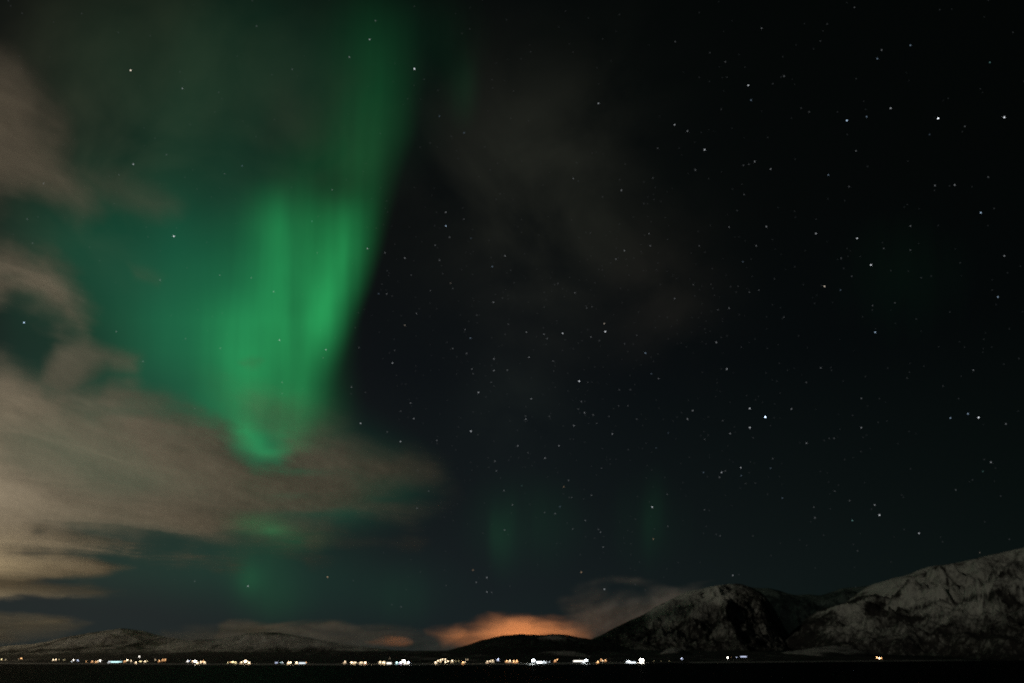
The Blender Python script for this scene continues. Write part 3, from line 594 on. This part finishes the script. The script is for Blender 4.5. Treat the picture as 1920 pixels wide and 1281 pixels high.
def street_lamp(x, y, c, b):
    up = 7.5; X, Y, Z, d = site(x, y, up); o = empty('street_lamp', X, Y, Z - .2, face(X, Y))
    part('pole', 's', lambda: MB().cone(0, 0, 0, 7.6, .11, .07).box(-.05, -1.3, 7.5, .05, 0, 7.6), m_pole, o)
    r = (.75 + .13 * b) * max(1, d / 3500.) ** .7
    part('lamp_hood', 's', lambda: MB().cone(0, -1.3, 7.6, 7.8, .5, .15), m_pole, o)
    ball('lamp_head', (c, b, round(d, 0)), r, emat(c, 2.0 * 1.5 ** b), o, (0, -1.3, 7.6 - r * .7)); o['yard'] = d; return o
def house(x, y, c, b, k=0, spot=None):
    up = 2.6; X, Y, Z, d = spot or site(x, y, up); o = empty('house', X, Y, Z - .3, face(X, Y) + (.25 if k % 2 else -.2))
    part('wall', k % 4, lambda: MB().box(-5, -3.6, 0, 5, 3.6, 4.4), m_walls[k % 4], o)
    rf = part('roof', 'h', lambda: MB().gable(5, 3.6, 4.4, 2.6, .5), m_roof, o)
    part('chimney', 'h', lambda: MB().box(1.2, -.4, 5.4, 2.0, .4, 7.6), m_conc, rf)
    for i, wx in enumerate((-3.4, -.6, 3.2)):
        part('window', (i, c, b), lambda: MB().box(wx - .8, -3.66, 1.5, wx + .8, -3.55, 3.3), emat(c, 2.2 * 1.55 ** b), o)
    part('door', 'h', lambda: MB().box(1.0, -3.66, .3, 1.95, -3.55, 2.4), m_door, o); return o
def hall(x0, x1, y, c, b, yr=None):
    """long low shed with a lit window band facing the water"""
    xm = (x0 + x1) / 2; up = 3.2; X, Y, Z, d = site(xm, y, up)
    a = at(np.array(x0, float), np.array(y, float), np.array(d)); e = at(np.array(x1, float), np.array(y, float), np.array(d)); w = float(np.hypot(*(a - e)[:2])) / 2
    o = empty('hall', X, Y, Z - .3, face(X, Y)); key = (x0, y)
    part('wall', key, lambda: MB().box(-w, -6, 0, w, 6, 5.2), m_walls[3], o)
    part('roof', key, lambda: MB().gable(w, 6, 5.2, 2.0, .6), m_roof, o)
    part('window_band', key, lambda: MB().box(-w + .4, -6.08, 1.6, w - .4, -5.95, 4.4), emat(c, .38 * 1.7 ** b), o); return o
def flood(x, y, c, b):
    up = 11.; X, Y, Z, d = site(x, y, up); o = empty('floodlight_mast', X, Y, Z - .3, face(X, Y))
    part('mast', 'f', lambda: MB().cone(0, 0, 0, 11.5, .28, .16).box(-2.2, -.12, 10.4, 2.2, .12, 10.65), m_pole, o)
    for i, q in enumerate((-1.8, 0, 1.8)): ball('lamp_head', (c, b, i), 1.0 + .48 * b if b < 5 else 4.6, emat(c, 15 * 1.5 ** min(b, 3)), o, (q, -.7, 11.0), 1, .8)  # largest heads oversized: the lamp's round glare is put into their shape
    return o
ORD = ['first', 'second', 'third', 'fourth', 'fifth', 'sixth', 'seventh', 'eighth', 'ninth', 'tenth', 'eleventh', 'twelfth']
# (cluster phrase, [(kind, x, y, colour, brightness[, x1])])
CLUSTERS = [
 ('at the left edge of the far shore', [('L', 3, 1236, 'y', 4), ('H', 10, 1237, 'w', 1), ('L', 40, 1234, 'o', 5), ('L', 35, 1235.5, 'w', 1)]),
 ('below the left hill foot', [('L', 100, 1236.3, 'w', 5), ('L', 105, 1236.3, 'w', 5), ('L', 111, 1236.5, 'y', 2), ('H', 120, 1237, 'y', 0), ('L', 134, 1240, 'c', 3), ('L', 138, 1237, 'n', 5), ('L', 146, 1237.5, 'b', 4)]),  # the dim yellow house stands in for lamp glow on the ground
 ('in the left shore village', [('L', 162, 1240, 'o', 3), ('L', 173, 1239.5, 'o', 4), ('L', 180, 1240.5, 'o', 4), ('L', 184, 1239, 'w', 4), ('L', 188, 1238, 'n', 6), ('S', 203, 1241, 'g', 4, 229), ('L', 205, 1240.5, 'c', 4)]),
 ('under the pale left hill', [('L', 234, 1239, 'o', 4), ('L', 239, 1237, 'w', 6), ('L', 246, 1238, 'w', 4), ('L', 261, 1230.3, 'n', 5), ('L', 255, 1241.5, 'w', 5), ('H', 264, 1240, 'y', 3), ('L', 272, 1239.3, 'w', 5), ('L', 276, 1239.3, 'y', 3), ('L', 291, 1237, 'w', 3), ('L', 299, 1238, 'o', 4), ('L', 305, 1236.6, 'o', 4), ('L', 310, 1236, 'o', 4)]),
 ('in the cluster left of grey hill', [('L', 352, 1239, 'n', 5), ('L', 355, 1238.3, 'b', 4), ('L', 362, 1238.6, 'w', 5), ('F', 366, 1241, 'n', 2), ('L', 370, 1242.3, 'w', 6), ('L', 377, 1240.6, 'w', 5), ('L', 381, 1239.6, 'o', 5), ('L', 384, 1241, 'w', 5)]),
 ('under the grey hill', [('L', 427, 1242, 'y', 3), ('L', 432, 1241, 'o', 3), ('H', 437, 1241, 'y', 4), ('L', 442, 1240.7, 'y', 4), ('L', 453, 1241, 'w', 5), ('F', 460, 1241, 'w', 2), ('L', 462, 1238.2, 'w', 4), ('L', 467, 1242, 'w', 6)]),
 ('right of the grey hilltop', [('H', 518, 1242.5, 'b', 1), ('L', 526, 1243, 'g', 2), ('L', 530, 1242.5, 'c', 3), ('L', 541, 1242, 'w', 6), ('L', 545, 1241.5, 'w', 6), ('L', 556, 1243, 'w', 6), ('S', 560, 1243, 'c', 3, 573), ('L', 574, 1243.5, 'o', 3)]),
 ('below the small orange cloud', [('L', 647, 1240, 'w', 4), ('H', 660, 1242, 'w', 5), ('L', 664, 1242, 'w', 4), ('L', 667, 1243, 'w', 4), ('L', 676, 1241.5, 'w', 4), ('L', 679, 1244.5, 'w', 4), ('L', 685, 1243, 'w', 6), ('L', 713, 1240.5, 'w', 5), ('L', 718, 1243.5, 'w', 5), ('L', 720.5, 1241, 'w', 5), ('S', 725, 1243.3, 'n', 4, 734), ('L', 731, 1234.5, 'w', 0)]),
 ('at the wooded hill foot', [('L', 744, 1243, 'g', 5), ('L', 751, 1242.5, 'b', 6), ('F', 757, 1240.5, 'n', 2), ('L', 752, 1245, 'n', 5), ('L', 759, 1244.5, 'n', 5), ('L', 766, 1242, 'b', 6), ('L', 765, 1244.5, 'n', 5)]),
 ('in the hillside arc', [('L', 817, 1241, 'w', 5), ('L', 821, 1238.6, 'w', 5), ('L', 826, 1237, 'w', 5), ('L', 830, 1235.6, 'w', 5), ('L', 835, 1235.6, 'w', 5), ('L', 835, 1241.4, 'w', 5), ('L', 840, 1239.4, 'w', 5), ('L', 848, 1238, 'w', 5), ('L', 826, 1241.3, 'y', 2), ('L', 855, 1239.5, 'y', 1), ('L', 860, 1239, 'y', 1), ('L', 868, 1242, 'o', 5), ('L', 872, 1240.6, 'w', 3), ('L', 874, 1236, 'w', 2), ('L', 877, 1236, 'w', 2)]),
 ('below the large orange cloud', [('L', 914, 1239.6, 'w', 4), ('L', 919, 1239, 'w', 4), ('L', 923.5, 1238, 'w', 4), ('L', 934, 1235.4, 'b', 5), ('L', 950, 1238.4, 'o', 5), ('L', 956, 1238, 'w', 5), ('L', 963, 1238.6, 'o', 5), ('L', 969, 1238.6, 'o', 5)]),
 ('below the pale crest line', [('F', 1000, 1242, 'c', 3), ('S', 1006, 1241.5, 'c', 6, 1024), ('L', 1020, 1240, 'c', 4), ('L', 1030, 1241, 'c', 2), ('L', 1041, 1237.3, 'o', 4), ('L', 1045, 1236, 'o', 4)]),
 ('right of the pale crest line', [('S', 1075, 1239.6, 'n', 4, 1094), ('F', 1099, 1239, 'c', 2), ('L', 1094, 1239.5, 'c', 4), ('L', 1121, 1241, 'o', 5), ('L', 1127, 1236.2, 'o', 4), ('L', 1130, 1238.6, 'w', 4), ('L', 1135, 1237, 'o', 4)]),
 ('on the quay under the middle peak', [('L', 1176, 1242.6, 'c', 5), ('L', 1180, 1241.6, 'c', 6), ('S', 1176, 1242.8, 'c', 4, 1192), ('F', 1203, 1239.5, 'n', 5), ('L', 1206, 1241.5, 'n', 4), ('L', 1226, 1241.4, 'y', 0), ('L', 1240, 1241.4, 'y', 0), ('L', 1255, 1241.2, 'y', 0), ('L', 1278, 1233.6, 'b', 4)]),  # the dimmest yellow lamps are added to light the quay strip
 ('below the dark peak flank', [('F', 1364.5, 1233, 'n', 1), ('L', 1381, 1232.2, 'b', 3), ('S', 1388, 1231.3, 'b', 3, 1400), ('L', 1371, 1232.6, 'o', 1)]),
 ('at the right mountain foot', [('L', 1644, 1232.4, 'o', 6), ('L', 1648.5, 1233.4, 'w', 7), ('L', 1652, 1233.2, 'o', 5)]),
]
KN = {'L': ('street lamp', 'street lamp', 'street lamps along the far shore'), 'H': ('lit house', 'house', 'houses on the far shore'), 'S': ('long shed with lit windows', 'shed', 'lit sheds on the waterfront'), 'F': ('floodlight mast', 'floodlight', 'floodlight masts on the far shore')}
hk = 0; WN = ['red', 'white', 'ochre', 'grey']
for phrase, items in CLUSTERS:
    cnt = {}; tot = {}; used = []
    for it in sorted(items, key=lambda q: q[1]): tot[(it[0], it[3])] = tot.get((it[0], it[3]), 0) + 1
    for it in sorted(items, key=lambda q: q[1]):
        kd, x, y, c, b = it[:5]; k = (kd, c); cnt[k] = cnt.get(k, 0) + 1
        if kd == 'L': o = street_lamp(x, y, c, b)
        elif kd == 'H': o = house(x, y, c, b, hk); hk += 1
        elif kd == 'S': o = hall(x, it[5], y, c, b)
        else: o = flood(x, y, c, b)
        adj = LC[c][1]; nm, cat, grp = KN[kd]
        if kd == 'L' and b >= 4 and all(abs(x - q) * float(shore_d(np.array(x, float))) / 1280 > 10.5 for q in used):  # house added behind a bright lamp to catch and widen its light
            used.append(x); P = o.location; d = o['yard']; ux, uy = P.x / d, P.y / d; d2 = d + 7
            hg = float(land_h(np.array(x, float), np.array(d2))); h = house(x, y, c, 0, hk, (ux * d2, uy * d2, hg, d2)); hk += 1
            tag(h, f"{WN[(hk - 1) % 4]} added house by the {ORD[cnt[k] - 1]} {LC[c][1]} lamp {phrase}", 'house', KN['H'][2])
        if kd == 'F' and b >= 5:  # white building added so the floodlight's glow spreads over its front
            P = o.location; d = float(np.hypot(P.x, P.y)); k2 = (d + 13) / d; w_ = empty('reflector', P.x * k2, P.y * k2, P.z - .5, face(P.x, P.y))
            part('wall', 'w', lambda: MB().box(-8, -6, 0, 8, 6, 5), m_walls[1], w_); part('roof', 'w', lambda: MB().gable(8, 6, 5, 2.6, .6), m_roof, w_)
            part('door', 'w', lambda: MB().box(-2.4, -6.08, 0.2, 2.4, -5.9, 4.2), m_door, w_)
            tag(w_, 'added white floodlit warehouse behind the largest and brightest floodlight mast', 'reflector')
        if kd == 'F' and b >= 5: l = f'largest and brightest white floodlight mast, {phrase}'
        elif tot[k] == 1: l = f'only {adj} {nm} {phrase}'
        else: l = f'{ORD[cnt[k] - 1]} {adj} {nm} from the left {phrase}'
        tag(o, l, cat, grp)
for o in list(C.objects):
    if 'yard' in o: del o['yard']
# quay wall beside the brightest mast, added to catch light along the lit shore
a = at(np.array(1208.), np.array(1243.), shore_d(np.array(1208.)) - 4); e = at(np.array(1292.), np.array(1243.), shore_d(np.array(1292.)) - 4)
ln = float(np.hypot(*(e - a)[:2])); qo = empty('quay', (a[0] + e[0]) / 2, (a[1] + e[1]) / 2, -1, math.atan2(e[1] - a[1], e[0] - a[0]))
part('wall', 'q', lambda: MB().box(-ln / 2, 0, 0, ln / 2, 5, 3.4), m_conc, qo); part('fender_rail', 'q', lambda: MB().box(-ln / 2, -.25, 2.2, ln / 2, -.003, 2.6), m_pole, qo)
tag(qo, 'low concrete quay added to catch yellow light, right of the brightest floodlight', 'quay')
